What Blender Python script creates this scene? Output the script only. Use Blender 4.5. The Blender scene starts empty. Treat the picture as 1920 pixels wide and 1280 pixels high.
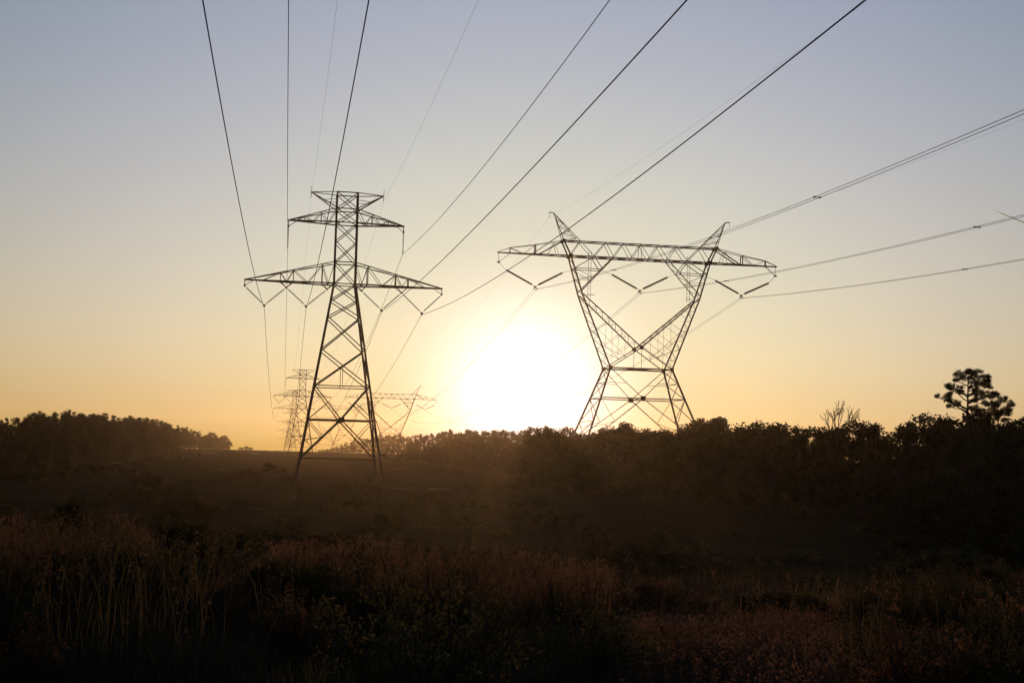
import bpy, math, random
import numpy as np
from math import radians as R, sin, cos, tan, pi, exp, sqrt
from mathutils import Vector, Matrix

sc = bpy.context.scene
COL = sc.collection

# ------------------------------------------------------------------ camera
F = 2500.0                      # focal length in photo pixels (photo 1920 wide)
PITCH, ROLL = R(3.508), R(1.480)
cam = bpy.data.cameras.new('camera')
cam_ob = bpy.data.objects.new('camera', cam)
COL.objects.link(cam_ob)
cam.sensor_fit = 'HORIZONTAL'
cam.sensor_width = 36.0
cam.lens = F/1920*36.0
cam.shift_y = (696.12-640)/1920
cam.clip_start, cam.clip_end = 0.1, 30000
cam_ob.matrix_world = Matrix.Rotation(pi/2+PITCH, 4, 'X') @ Matrix.Rotation(ROLL, 4, 'Z')
sc.camera = cam_ob

# ------------------------------------------------------------------ sky
SUN_EL, SUN_AZ = R(2.1), R(0.65)
SUN_DIR = Vector((sin(SUN_AZ)*cos(SUN_EL), cos(SUN_AZ)*cos(SUN_EL), sin(SUN_EL)))
world = bpy.data.worlds.new("World")
sc.world = world
world.use_nodes = True
wt = world.node_tree
wt.nodes.clear()

class NG:
    """tiny helper to write node maths"""
    def __init__(s, tree): s.t = tree
    def _in(s, sock, v):
        if isinstance(v, bpy.types.NodeSocket): s.t.links.new(v, sock)
        else: sock.default_value = v
    def m(s, op, a, b=0.0, clamp=False):
        n = s.t.nodes.new('ShaderNodeMath'); n.operation = op; n.use_clamp = clamp
        s._in(n.inputs[0], a); s._in(n.inputs[1], b); return n.outputs[0]
    def v(s, op, a, b=None, scale=None):
        n = s.t.nodes.new('ShaderNodeVectorMath'); n.operation = op
        s._in(n.inputs[0], a)
        if b is not None: s._in(n.inputs[1], b)
        if scale is not None: s._in(n.inputs['Scale'], scale)
        return n.outputs['Value'] if op == 'DOT_PRODUCT' else n.outputs[0]

g = NG(wt)
tc = wt.nodes.new('ShaderNodeTexCoord')
d = g.v('NORMALIZE', tc.outputs['Generated'])
DEG = 180/pi
ang = g.m('MULTIPLY', g.m('ARCCOSINE', g.v('DOT_PRODUCT', d, tuple(SUN_DIR))), DEG)
sep = wt.nodes.new('ShaderNodeSeparateXYZ'); wt.links.new(d, sep.inputs[0])
el = g.m('MAXIMUM', g.m('MULTIPLY', g.m('ARCSINE', sep.outputs[2]), DEG), 0.0)
def ex(x, s_): return g.m('EXPONENT', g.m('DIVIDE', x, -s_))
def gauss(x, s_):
    q = g.m('DIVIDE', x, s_); return g.m('EXPONENT', g.m('MULTIPLY', g.m('MULTIPLY', q, q), -1.0))
SKY_TERMS = [
    (ex(ang,45), (-0.018, 0.193, 0.347)),
    (ex(ang,16), (0.700, 0.430, 0.712)),
    (gauss(ang,3.45), (1.200, 1.120, 1.050)),
    (gauss(ang,6), (-0.091, -0.238, -0.207)),
    (g.m('MULTIPLY', ex(el,3.6), ex(ang,25)), (-0.669, -0.960, -0.800)),
    (g.m('MULTIPLY', ex(el,10), ex(ang,40)), (1.200, 0.835, -0.069)),
    (g.m('MULTIPLY', ex(el,10), ex(ang,8)), (-1.813, -0.277, 0.795)),
    (gauss(ang,12), (-0.370, -0.242, -0.507)),
]
acc = None
for f_, colr in SKY_TERMS:
    t_ = g.v('SCALE', colr, scale=f_)
    acc = t_ if acc is None else g.v('ADD', acc, t_)
acc = g.v('MAXIMUM', acc, (0.0, 0.0, 0.0))
sky = wt.nodes.new('ShaderNodeTexSky')
sky.sky_type = 'NISHITA'; sky.sun_disc = False
sky.sun_elevation = SUN_EL; sky.sun_rotation = SUN_AZ
sky.dust_density = 3; sky.ozone_density = 3
bg1 = wt.nodes.new('ShaderNodeBackground'); bg1.inputs[1].default_value = 0.05
wt.links.new(sky.outputs[0], bg1.inputs[0])
bg2 = wt.nodes.new('ShaderNodeBackground'); wt.links.new(acc, bg2.inputs[0])
add = wt.nodes.new('ShaderNodeAddShader')
wt.links.new(bg1.outputs[0], add.inputs[0]); wt.links.new(bg2.outputs[0], add.inputs[1])
wout = wt.nodes.new('ShaderNodeOutputWorld'); wt.links.new(add.outputs[0], wout.inputs[0])

# ------------------------------------------------------------------ sun
sl = bpy.data.lights.new('sun', 'SUN')
sl.energy = 2.0; sl.angle = R(0.53); sl.color = (1.0, 0.58, 0.29)
so = bpy.data.objects.new('sun', sl); COL.objects.link(so)
so.rotation_euler = (-SUN_DIR).to_track_quat('-Z', 'Y').to_euler()

sc.view_settings.view_transform = 'Standard'
sc.view_settings.look = 'None'
sc.view_settings.exposure = 0.0
sc.view_settings.gamma = 1.0
sc.view_settings.use_curve_mapping = False
sc.cycles.use_denoising = True
sc.cycles.max_bounces = 6
sc.cycles.transparent_max_bounces = 8
sc.cycles.volume_bounces = 0

# ------------------------------------------------------------------ materials
def mat(name, base, rough=0.8, metal=0.0, var=0.0, scale=3.0, spec=0.3, trans=0.0, objrand=0.0, base2=None):
    m = bpy.data.materials.new(name); m.use_nodes = True
    t = m.node_tree; b = t.nodes['Principled BSDF']; gg = NG(t)
    b.inputs['Roughness'].default_value = rough
    b.inputs['Metallic'].default_value = metal
    b.inputs['Specular IOR Level'].default_value = spec
    tcn = t.nodes.new('ShaderNodeTexCoord')
    no = t.nodes.new('ShaderNodeTexNoise'); no.inputs['Scale'].default_value = scale; no.inputs['Detail'].default_value = 6
    t.links.new(tcn.outputs['Object'], no.inputs['Vector'])
    b2 = base2 or tuple(c*(1+var) for c in base)
    b1 = base if base2 else tuple(c*(1-var) for c in base)
    mix = t.nodes.new('ShaderNodeMix'); mix.data_type = 'RGBA'
    mix.inputs[6].default_value = (*b1, 1); mix.inputs[7].default_value = (*b2, 1)
    mr = t.nodes.new('ShaderNodeMapRange'); mr.inputs[1].default_value = .38; mr.inputs[2].default_value = .62
    t.links.new(no.outputs[0], mr.inputs[0]); t.links.new(mr.outputs[0], mix.inputs[0])
    c = mix.outputs[2]
    if objrand:
        oi = t.nodes.new('ShaderNodeObjectInfo')
        sc_ = gg.m('ADD', gg.m('MULTIPLY', oi.outputs['Random'], objrand), 1-objrand/2)
        c = gg.v('SCALE', c, scale=sc_)
    t.links.new(c, b.inputs['Base Color'])
    if trans:
        tr = t.nodes.new('ShaderNodeBsdfTranslucent'); t.links.new(c, tr.inputs[0])
        mx = t.nodes.new('ShaderNodeMixShader'); mx.inputs[0].default_value = trans
        t.links.new(b.outputs[0], mx.inputs[1]); t.links.new(tr.outputs[0], mx.inputs[2])
        t.links.new(mx.outputs[0], t.nodes['Material Output'].inputs[0])
    return m
M_STEEL = mat('galvanised_steel', (.075,.068,.062), .65, .2, .25, .8)
M_CONC = mat('concrete', (.09,.08,.07), .9, 0, .2, 2)
M_WIRE = mat('aluminium_wire', (.035,.035,.035), .9, 0, .1, .5, .0)
M_INS = mat('porcelain', (.05,.03,.022), .6, 0, .2, 5, .2)
M_BARK = mat('bark', (.045,.032,.022), .95, 0, .35, 8)
M_LEAF = mat('foliage', (.028,.030,.013), .8, 0, 0, .6, .0, .08, .5, (.048,.048,.020))
M_NEEDLE = mat('pine_needles', (.022,.030,.014), .8, 0, 0, .8, .0, .08, .3, (.045,.055,.022))
M_SHRUB = mat('shrub_leaves', (.032,.029,.012), .8, 0, 0, 1.5, .0, .35, .6, (.105,.082,.036))
M_SHRUBR = mat('russet_shrub_leaves', (.085,.045,.028), .8, 0, 0, 1.5, .0, .35, .3, (.16,.085,.05))
M_GRASS = mat('grass_blades', (.050,.042,.020), .8, 0, 0, .25, .0, .35, 0, (.13,.085,.045))
M_WEED = mat('dry_weeds', (.12,.060,.038), .8, 0, 0, .4, .0, .4, 0, (.22,.12,.075))
M_TUSS = mat('field_grass', (.024,.018,.010), .9, 0, 0, .12, .0, .2, 0, (.055,.034,.020))

def ground_mat():
    m = bpy.data.materials.new('field_soil'); m.use_nodes = True
    t = m.node_tree; b = t.nodes['Principled BSDF']; b.inputs['Roughness'].default_value = .95
    b.inputs['Specular IOR Level'].default_value = 0
    tcn = t.nodes.new('ShaderNodeTexCoord')
    def noise(s, det=8):
        n = t.nodes.new('ShaderNodeTexNoise'); n.inputs['Scale'].default_value = s; n.inputs['Detail'].default_value = det
        t.links.new(tcn.outputs['Object'], n.inputs['Vector']); return n.outputs[0]
    def mr(x, a, c):
        n = t.nodes.new('ShaderNodeMapRange'); n.inputs[1].default_value = a; n.inputs[2].default_value = c
        t.links.new(x, n.inputs[0]); return n.outputs[0]
    def mix(f, a, c):
        n = t.nodes.new('ShaderNodeMix'); n.data_type = 'RGBA'; t.links.new(f, n.inputs[0])
        for i, v in ((6, a), (7, c)):
            if isinstance(v, tuple): n.inputs[i].default_value = (*v, 1)
            else: t.links.new(v, n.inputs[i])
        return n.outputs[2]
    c1 = mix(mr(noise(.06), .4, .6), (.022,.018,.010), (.050,.028,.017))
    c2 = mix(mr(noise(1.3), .35, .65), c1, (.045,.036,.020))
    c3 = mix(mr(noise(.035, 4), .66, .70), c2, (.17,.13,.095))     # bare sandy scrapes
    t.links.new(c3, b.inputs['Base Color'])
    bp = t.nodes.new('ShaderNodeBump'); bp.inputs['Strength'].default_value = .8; bp.inputs['Distance'].default_value = .3
    t.links.new(noise(2.5), bp.inputs['Height']); t.links.new(bp.outputs[0], b.inputs['Normal'])
    return m
M_GROUND = ground_mat()

# ------------------------------------------------------------------ object helpers
def link(name, me, m=None, parent=None, smooth=False):
    o = bpy.data.objects.new(name, me); COL.objects.link(o)
    if m and not me.materials: me.materials.append(m)
    if parent: o.parent = parent
    return o
def tag(o, label=None, cat=None, group=None, kind=None):
    if label: o['label'] = label
    if cat: o['category'] = cat
    if group: o['group'] = group
    if kind: o['kind'] = kind
    return o
def empty(name, loc=(0,0,0), rz=0.0):
    o = bpy.data.objects.new(name, None); COL.objects.link(o)
    o.empty_display_size = .5; o.location = loc; o.rotation_euler = (0,0,rz); return o
def copy_tree(o, parent=None):
    c = o.copy(); COL.objects.link(c)
    if parent: c.parent = parent
    for ch in list(o.children): copy_tree(ch, c)
    return c
def mesh_np(name, V, Fq):
    """V (n,3), Fq (m,k) faces of equal size"""
    V = np.asarray(V, np.float32); Fq = np.asarray(Fq, np.int32)
    me = bpy.data.meshes.new(name)
    k = Fq.shape[1]
    me.vertices.add(len(V)); me.vertices.foreach_set('co', V.ravel())
    me.loops.add(Fq.size); me.loops.foreach_set('vertex_index', Fq.ravel())
    me.polygons.add(len(Fq)); me.polygons.foreach_set('loop_start', np.arange(0, Fq.size, k, dtype=np.int32))
    me.update(calc_edges=True); me.validate()
    return me
class MB:
    def __init__(s): s.v = []; s.f = []
    def angle(s, p, q, w, up=(0,0,1)):
        """L-section steel member"""
        p, q = Vector(p), Vector(q); dd = (q-p)
        if dd.length < 1e-4: return s
        dd.normalize(); up = Vector(up)
        if abs(dd.dot(up)) > .95: up = Vector((0,1,0)) if abs(dd.y) < .9 else Vector((1,0,0))
        a = dd.cross(up).normalized(); b = dd.cross(a)
        th = w*.16
        pr = [(-.5*w,-.5*w),(.5*w,-.5*w),(.5*w,-.5*w+th),(-.5*w+th,-.5*w+th),(-.5*w+th,.5*w),(-.5*w,.5*w)]
        n0 = len(s.v)
        for e in (p, q):
            for x, y in pr: s.v.append(tuple(e+a*x+b*y))
        for i in range(6):
            j = (i+1) % 6; s.f.append((n0+i, n0+j, n0+6+j, n0+6+i))
        s.f.append((n0+3, n0+2, n0+1, n0)); s.f.append((n0+5, n0+4, n0+3, n0))
        s.f.append((n0+6, n0+7, n0+8, n0+9)); s.f.append((n0+6, n0+9, n0+10, n0+11))
        return s
    def box(s, c, h, rot=None):
        n0 = len(s.v); c = Vector(c)
        for x in (-1,1):
            for y in (-1,1):
                for z in (-1,1): s.v.append(tuple(c+Vector((x*h[0], y*h[1], z*h[2]))))
        for f in ((0,1,3,2),(4,6,7,5),(0,4,5,1),(2,3,7,6),(0,2,6,4),(1,5,7,3)): s.f.append(tuple(n0+i for i in f))
        return s
    def tube(s, pts, rad, n=6, cap=True):
        pts = [Vector(p) for p in pts]
        if not isinstance(rad, (list, tuple)): rad = [rad]*len(pts)
        n0 = len(s.v); prev = None
        for i, p in enumerate(pts):
            t = (pts[min(i+1, len(pts)-1)]-pts[max(i-1, 0)])
            t = t.normalized() if t.length > 1e-9 else Vector((0,0,1))
            if prev is None:
                u = Vector((0,0,1)) if abs(t.z) < .9 else Vector((1,0,0)); a = t.cross(u).normalized()
            else: a = (prev - t*prev.dot(t)).normalized()
            prev = a; b = t.cross(a)
            for k in range(n):
                th = 2*pi*k/n; s.v.append(tuple(p+(a*cos(th)+b*sin(th))*rad[i]))
        for i in range(len(pts)-1):
            for k in range(n):
                k2 = (k+1) % n
                s.f.append((n0+i*n+k, n0+i*n+k2, n0+(i+1)*n+k2, n0+(i+1)*n+k))
        if cap:
            s.f.append(tuple(n0+k for k in range(n))[::-1]); m0 = n0+(len(pts)-1)*n; s.f.append(tuple(m0+k for k in range(n)))
        return s
    def mesh(s, name):
        me = bpy.data.meshes.new(name); me.from_pydata(s.v, [], s.f); me.update(); return me
    def build(s, name, m, parent=None): return link(name, s.mesh(name), m, parent)

# ------------------------------------------------------------------ terrain
HZ0 = 849.38
def hor(x): return HZ0+(x-960)*tan(ROLL)
def smooth(t): t = max(0.0, min(1.0, t)); return t*t*(3-2*t)
PROF = [(-200,-2.2),(-30,-1.75),(0,-1.7),(9,-1.75),(18,-2.1),(34,-3.3),(60,-5.0),(90,-5.6),(300,-5.7),(560,-4.4),(800,-2.5),(950,-2.7),(1150,-4.3),(1500,-7.5),(2000,-14),(3000,-26),(6000,-60)]
def ground_z(x, y):
    ly = y
    z = PROF[-1][1]
    for (a, za), (b, zb) in zip(PROF, PROF[1:]):
        if ly <= b:
            z = za+(zb-za)*smooth((ly-a)/(b-a)) if (b-a) < 100 else za+(zb-za)*max(0, (ly-a)/(b-a)); break
    # undulation
    near = smooth((y-12)/30)
    z += near*(.22*sin(x*.11+1.3)*sin(y*.08+.4)+.16*sin(x*.23+y*.17))+.07*sin(x*.9+.5)*sin(y*.7)*smooth((y-4)/10)
    md = smooth((y-35)/25)*(1-smooth((y-260)/120))
    z += md*(.55*sin(x*.055+.6)*sin(y*.045+1.1)+.35*sin(x*.12+y*.07+2.0))
    # low bank on the left of the foreground, hollow to the right of the middle
    z += .55*exp(-((x+6)/5.0)**2-((y-17)/7.0)**2) - .35*exp(-((x-4)/4.0)**2-((y-26)/8.0)**2)
    return z
def axis(lo, hi, d0, gr):
    a = [0.0]; s_ = d0
    while a[-1] < hi: a.append(a[-1]+s_); s_ *= gr
    b = [0.0]; s_ = d0
    while b[-1] > lo: b.append(b[-1]-s_); s_ *= gr
    return sorted(set(b+a))
xs = axis(-2300, 2300, .8, 1.035); ys = axis(-400, 3000, .8, 1.022)
gv = [(x, y, ground_z(x, y)) for y in ys for x in xs]
nx = len(xs)
gf = [(j*nx+i, j*nx+i+1, (j+1)*nx+i+1, (j+1)*nx+i) for j in range(len(ys)-1) for i in range(nx-1)]
gme = mesh_np('ground', gv, gf)
gme.polygons.foreach_set('use_smooth', [True]*len(gme.polygons))
ground = link('ground', gme, M_GROUND); tag(ground, kind='structure')

# ------------------------------------------------------------------ pixel ray (used only to read distances off the photo)
def ray(u, v):
    x = (u-960)/F; y = (696.12-v)/F; c, s = cos(ROLL), sin(ROLL)
    x, y = c*x-s*y, s*x+c*y
    return Vector((x, cos(PITCH)-y*sin(PITCH), sin(PITCH)+y*cos(PITCH)))
def at(u, v, D): r = ray(u, v); return r*(D/r.y)

AZ = R(-9.78)                   # heading of both power lines
E = Vector((cos(AZ), -sin(AZ), 0)); N = Vector((sin(AZ), cos(AZ), 0))

# ------------------------------------------------------------------ pylon A: square lattice tower with two pairs of crossarms
def lattice_pylon():
    """origin at the ground; x along the arms, y along the line; heights measured from the eye level + 5.8"""
    G = 5.8
    root = empty('lattice_pylon')
    def hw(z):
        if z >= 20.0: return 1.26+(31.2-z)*.003
        return 1.29+(20.0-z)*.1585
    def c(z, sx, sy): return Vector((sx*hw(z), sy*hw(z), z+G))
    for sx in (-1,1):
        for sy in (-1,1):
            m = MB(); m.angle(c(-5.9,sx,sy), c(20,sx,sy), .24, (-sx,0,.1)); m.angle(c(20,sx,sy), c(31.25,sx,sy), .18, (-sx,0,.1))
            m.build('leg', M_STEEL, root)
            f = MB(); b = c(-5.75,sx,sy); f.tube([b-Vector((0,0,.9)), b+Vector((0,0,.12))], [.45,.38], 10); f.build('footing', M_CONC, root)
    m = MB()
    faces = [((-1,-1),(1,-1)),((-1,1),(1,1)),((-1,-1),(-1,1)),((1,-1),(1,1))]
    def X(z0, z1, w):
        for a, b in faces:
            m.angle(c(z0,*a), c(z1,*b), w); m.angle(c(z0,*b), c(z1,*a), w)
    def Hz(z, w):
        for a, b in faces: m.angle(c(z,*a), c(z,*b), w)
    for z0, z1 in ((29.2,31.2),(27.5,29.2),(25.2,27.5),(22.65,25.2),(20,22.65)): X(z0, z1, .1)
    for z in (31.2, 29.2, 27.5, 22.65, 20.0): Hz(z, .12)
    for z0, z1 in ((18.0,20),(15.9,18.0)): X(z0, z1, .12)
    for z0, z1 in ((11.9,15.9),(7.5,11.9)):
        X(z0, z1, .13)
        zm = z0+(z1-z0)*hw(z0)/(hw(z0)+hw(z1))
        for a, b in faces[2:]+faces[:0]:
            m.angle(c(zm,*a), c(zm,*b), .08)
            for p, q in ((a,b),(b,a)):
                for zz in (z0+(zm-z0)*.5, zm+(z1-zm)*.5):
                    # redundant ties from the leg to the diagonals
                    A = c(zz,*p); Bm = (c(zm,*a)+c(zm,*b))*.5; m.angle(A, (c(zm,*p)*.55+Bm*.45), .06)
    Hz(7.5, .12)
    zm = 7.5+(11.9-7.5)*hw(7.5)/(hw(7.5)+hw(11.9))
    for a, b in faces[:2]: m.angle((c(7.5,*a)+c(7.5,*b))*.5, (c(zm,*a)+c(zm,*b))*.5, .07)
    # K panel
    zk, zb = 3.45, -1.2
    Hz(zk, .12)
    for a, b in faces:
        mid = (c(zk,*a)+c(zk,*b))*.5
        for p in (a, b):
            m.angle(mid, c(7.5,*p), .13); m.angle(mid, c(zb,*p), .14)
            up = c(7.5,*p)*.45+mid*.55+Vector((0,0,0)); m.angle(c(zk,*p), c(7.5,*p)*.5+mid*.5, .1)
            lo = c(zb,*p)*.45+mid*.55; m.angle(c(zk,*p), lo, .08); m.angle(c(1.0,*p), lo, .07)
        m.angle(c(zb,*a), c(zb,*b), .1)
    m.angle((c(zk,-1,-1)+c(zk,1,-1))*.5, (c(zk,-1,1)+c(zk,1,1))*.5, .08)
    m.angle((c(zk,-1,-1)+c(zk,-1,1))*.5, (c(zk,1,-1)+c(zk,1,1))*.5, .08)
    for a, b in faces:
        for p, q in ((a,b),(b,a)): m.angle(c(zb,*p), c(-5.5,*p)*.5+c(zb,*q)*.0+c(zb,*p)*.5, .07)
    m.build('body_bracing', M_STEEL, root)
    for sy in (-1,1): MB().box(((c(zk,-1,sy)+c(zk,1,sy))*.5), (.34,.02,.3)).build('gusset_plate', M_STEEL, root)
    # shield-wire arms
    for s in (-1,1):
        a = MB(); tip = Vector((s*4.42,0,31.2+G))
        for sy in (-1,1):
            a.angle(c(31.2,s,sy), tip, .09); a.angle(c(29.3,s,sy), tip, .13)
            a.angle(c(30.3,s,sy), c(29.3,s,sy)*.5+tip*.5, .06)
        mids = [c(29.3,s,sy)*.5+tip*.5 for sy in (-1,1)]; a.angle(mids[0], mids[1], .06)
        a.tube([tip, tip+Vector((s*.05,0,.75))], .03, 5); a.tube([tip, tip-Vector((0,0,.7))], .035, 5)
        a.build('shield_wire_arm', M_STEEL, root)
    # crossarms
    def arm(s, zb_, zt, tipa, posts, name):
        a = MB(); tip = Vector((s*tipa,0,zb_+G+.08))
        def bot(x, sy):
            k = (x-hw(zb_))/(tipa-hw(zb_)); return c(zb_,s,sy)*(1-k)+tip*k
        def top(x, sy):
            k = (x-hw(zb_))/(tipa-hw(zb_)); return c(zt,s,sy)*(1-k)+tip*k
        for sy in (-1,1):
            a.angle(c(zb_,s,sy), tip, .17); a.angle(c(zt,s,sy), tip, .11)
            pr = hw(zb_); last = ('t', c(zt,s,sy))
            for i, x in enumerate(posts):
                a.angle(bot(x,sy), top(x,sy), .1 if name == 'lower' else .07)
                a.angle(top(pr,sy), bot((pr+x)/2,sy), .065); a.angle(bot((pr+x)/2,sy), top(x,sy), .065)
                pr = x
            xe = (pr+tipa)/2
            a.angle(bot(xe,sy), top(pr,sy), .06)
        allx = [hw(zb_)]+posts+[tipa*.95]
        for x0, x1 in zip(allx, allx[1:]):
            a.angle(bot(x0,-1), bot(x1,1), .07); a.angle(bot(x1,-1), bot(x1,1), .07); a.angle(top(x0,1), top(x1,-1), .05)
        # tip hanger
        h = tip-Vector((s*.1,0,.72)); a.angle(tip-Vector((s*.1,0,0)), h, .1); a.angle(h, tip-Vector((s*1.1,0,.05)), .07)
        a.box(h, (.12,.1,.1))
        if name == 'lower':
            for (xa, za, x0, x1) in ((7.0,19.34,6.2,7.8),(2.08,19.36,1.4,2.75)):
                apex = Vector((s*xa,0,za+G))
                for sy in (-1,1):
                    a.angle(apex, bot(x0,sy), .08); a.angle(apex, bot(x1,sy), .08)
                a.box(apex, (.13,.08,.09))
        a.build('crossarm', M_STEEL, root)
    for s in (-1,1):
        arm(s, 27.5, 29.2, 7.1, [3.1,5.1], 'upper')
        arm(s, 20.0, 22.65, 12.05, [2.75,6.2,7.75], 'lower')
    return root
# attachment points in the pylon's own frame (x along arms, z from eye level)
A_V = [(-12.0,19.36,-9.55,17.1,-7.0,19.34), (-7.0,19.34,-4.55,17.2,-2.08,19.36), (2.08,19.36,4.6,17.1,7.0,19.34), (7.0,19.34,9.55,16.95,12.0,19.36)]
A_I = [(-7.0,26.9,24.15),(7.0,26.9,24.15)]

def discs(m, p, q, r, n, core=.03):
    p, q = Vector(p), Vector(q); pts = []; rad = []
    for i in range(n):
        for k, rr in ((.05,core),(.15,r),(.45,r*.85),(.6,core)):
            t = (i+k)/n; pts.append(p.lerp(q, t)); rad.append(rr)
    m.tube(pts, rad, 8)
def insul_v(p0, pb, p1, r, n, gap=.12, core=.03):
    """V-shaped pair of insulator strings, origin at the clamp"""
    root = empty('insulator_string'); pb = Vector(pb)
    for p in (p0, p1):
        p = Vector(p)-pb; L = p.length; dn = p/L
        m = MB(); m.tube([p, p-dn*L*gap], .03, 5); m.tube([dn*L*.1, Vector((0,0,0))+dn*.02], .035, 5)
        m2 = MB(); discs(m2, p-dn*L*gap, dn*L*.1, r, n, core)
        st = m2.build('disc_stack', M_INS, root); m.build('link', M_STEEL, st)
    y = MB(); y.box((0,0,-.05), (.16,.05,.1)); y.tube([(0,-.35,-.2),(0,.35,-.2)], .05, 6); y.box((0,0,-.18), (.05,.06,.12))
    y.build('suspension_clamp', M_STEEL, root)
    return root

# ------------------------------------------------------------------ pylon B: broad waisted tower with a horizontal beam and a V window
def waisted_pylon():
    G = 5.6
    root = empty('waisted_pylon')
    ZB, ZT, ZW, ZK, ZN = 30.25, 32.55, 13.25, 24.4, 16.5
    def dep(z):
        if z <= ZW: return 2.3+(ZW-z)*.29
        if z <= ZN: return 2.3-(z-ZW)*.03
        return 2.2-(z-ZN)*(2.2-1.0)/(ZB-ZN)
    def P(x, sy, z): return Vector((x, sy*dep(z), z+G))
    LEG = [(-5.2,11.75),(8.5,6.6),(ZW,4.85),(ZK,9.3),(ZB,11.1),(ZT,12.2)]
    def lx(z):
        for (a, xa), (b, xb) in zip([(q[0],q[1]) for q in LEG], [(q[0],q[1]) for q in LEG][1:]):
            if z <= b: return xa+(xb-xa)*(z-a)/(b-a)
        return LEG[-1][1]
    for s in (-1,1):
        for sy in (-1,1):
            m = MB()
            zs = [-5.6, 8.5, ZW, ZK, ZB, ZT]
            for a, b in zip(zs, zs[1:]): m.angle(P(s*lx(a),sy,a), P(s*lx(b),sy,b), .2 if a > ZW-1 else .24, (0,sy,.1))
            m.build('leg', M_STEEL, root)
            f = MB(); b = P(s*lx(-5.5),sy,-5.5); f.tube([b-Vector((0,0,.9)), b+Vector((0,0,.15))], [.5,.42], 10); f.build('footing', M_CONC, root)
    # lower body bracing
    m = MB()
    for sy in (-1,1):
        nd = P(0,sy,8.65)
        for s in (-1,1):
            m.angle(nd, P(s*lx(ZW),sy,ZW), .11); m.angle(nd, P(s*lx(1.5),sy,1.5), .12)
            m.angle(P(s*lx(8.65),sy,8.65), nd, .16)
            q = nd*.5+P(s*lx(1.5),sy,1.5)*.5
            m.angle(P(s*lx(8.65),sy,8.65), q, .08); m.angle(q, P(s*lx(4.0),sy,4.0), .08)
            m.angle(nd*.5+P(s*lx(ZW),sy,ZW)*.5, P(s*lx(11),sy,11), .07)
            m.angle(P(s*lx(1.5),sy,1.5), P(0,sy,-.8), .1); m.angle(P(s*lx(-5),sy,-5), P(s*lx(1.5)*.5,sy,.4), .1)
            m.angle(P(s*lx(1.5),sy,1.5), P(0,sy,1.5), .11)
        m.angle(P(-lx(ZW),sy,ZW), P(lx(ZW),sy,ZW), .2)
    for s in (-1,1):        # side faces
        zz = [-5.2,-1.5,1.5,5.0,8.65,11.0,ZW]
        for a, b in zip(zz, zz[1:]):
            m.angle(P(s*lx(a),-1,a), P(s*lx(b),1,b), .09); m.angle(P(s*lx(a),1,a), P(s*lx(b),-1,b), .09)
            m.angle(P(s*lx(b),-1,b), P(s*lx(b),1,b), .1)
    m.angle(P(0,-1,8.65), P(0,1,8.65), .1)
    for s in (-1,1): m.angle(P(s*lx(ZW),-1,ZW), P(-s*lx(ZW),1,ZW), .08)
    m.build('body_bracing', M_STEEL, root)
    def plate(p, h): MB().box(p, h).build('gusset_plate', M_STEEL, root)
    for sy in (-1,1):
        plate(P(0,sy,8.65), (.4,.03,.38)); plate(P(0,sy,ZN), (.32,.03,.3))
        for s in (-1,1): plate(P(s*lx(ZW),sy,ZW), (.28,.03,.3)); plate(P(s*lx(ZB),sy,ZB), (.3,.03,.25)); plate(P(s*12.2,sy,ZT), (.25,.03,.25))
    # V window: struts running from the knees through the centre node to the opposite waist corner
    for s in (-1,1):
        m = MB()
        for sy in (-1,1):
            for dx in (0.0, 1.0):
                pass
            k0 = P(s*(lx(ZK)-.15),sy,ZK); n0 = P(0,sy,ZN); w0 = P(-s*lx(ZW),sy,ZW)
            k1 = P(s*(lx(23.2)-.05),sy,23.2)
            m.angle(k0, n0, .17); m.angle(n0, w0, .13)
        # lacing between the two faces
        n = 9
        for i in range(n):
            t0, t1 = i/n, (i+1)/n
            A0 = P(s*lx(ZK),-1,ZK).lerp(P(0,-1,ZN),t0); B1 = P(s*lx(ZK),1,ZK).lerp(P(0,1,ZN),t1)
            A1 = P(s*lx(ZK),-1,ZK).lerp(P(0,-1,ZN),t1)
            m.angle(A0, B1, .07); m.angle(A1, B1, .06)
        m.build('window_strut', M_STEEL, root)
    m = MB()
    for s in (-1,1):
        # lacing between leg faces above the waist
        n = 11
        for i in range(n):
            a, b = ZW+(ZB-ZW)*i/n, ZW+(ZB-ZW)*(i+1)/n
            m.angle(P(s*lx(a),-1,a), P(s*lx(b),1,b), .07); m.angle(P(s*lx(b),-1,b), P(s*lx(b),1,b), .06)
        # redundant bracing in the triangular faces between leg and strut
        for sy in (-1,1):
            prev = None
            for i, t in enumerate((.25,.5,.72,.9)):
                S = P(s*lx(ZK),sy,ZK).lerp(P(0,sy,ZN), t)
                zl = ZK-(ZK-ZW)*t
                Lp = P(s*lx(zl),sy,zl)
                m.angle(S, Lp, .04)
                if prev is not None: m.angle(prev, Lp if i % 2 else S, .035)
                prev = S if i % 2 else Lp
                # verticals down to the lower diagonal
                xk = abs(S.x); Wd = P(0,sy,ZN).lerp(P(s*lx(ZW),sy,ZW), min(1, xk/lx(ZW)))
                if xk < lx(ZW) and i != 3: m.angle(S, Wd, .04)
            m.angle(P(0,sy,ZN), P(0,sy,ZW), .06)
            m.angle(P(s*2.4,sy,14.9), P(s*lx(16.5),sy,16.5), .055); m.angle(P(s*2.4,sy,14.9), P(s*lx(19.5),sy,19.5), .05)
    m.build('window_lacing', M_STEEL, root)
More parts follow.
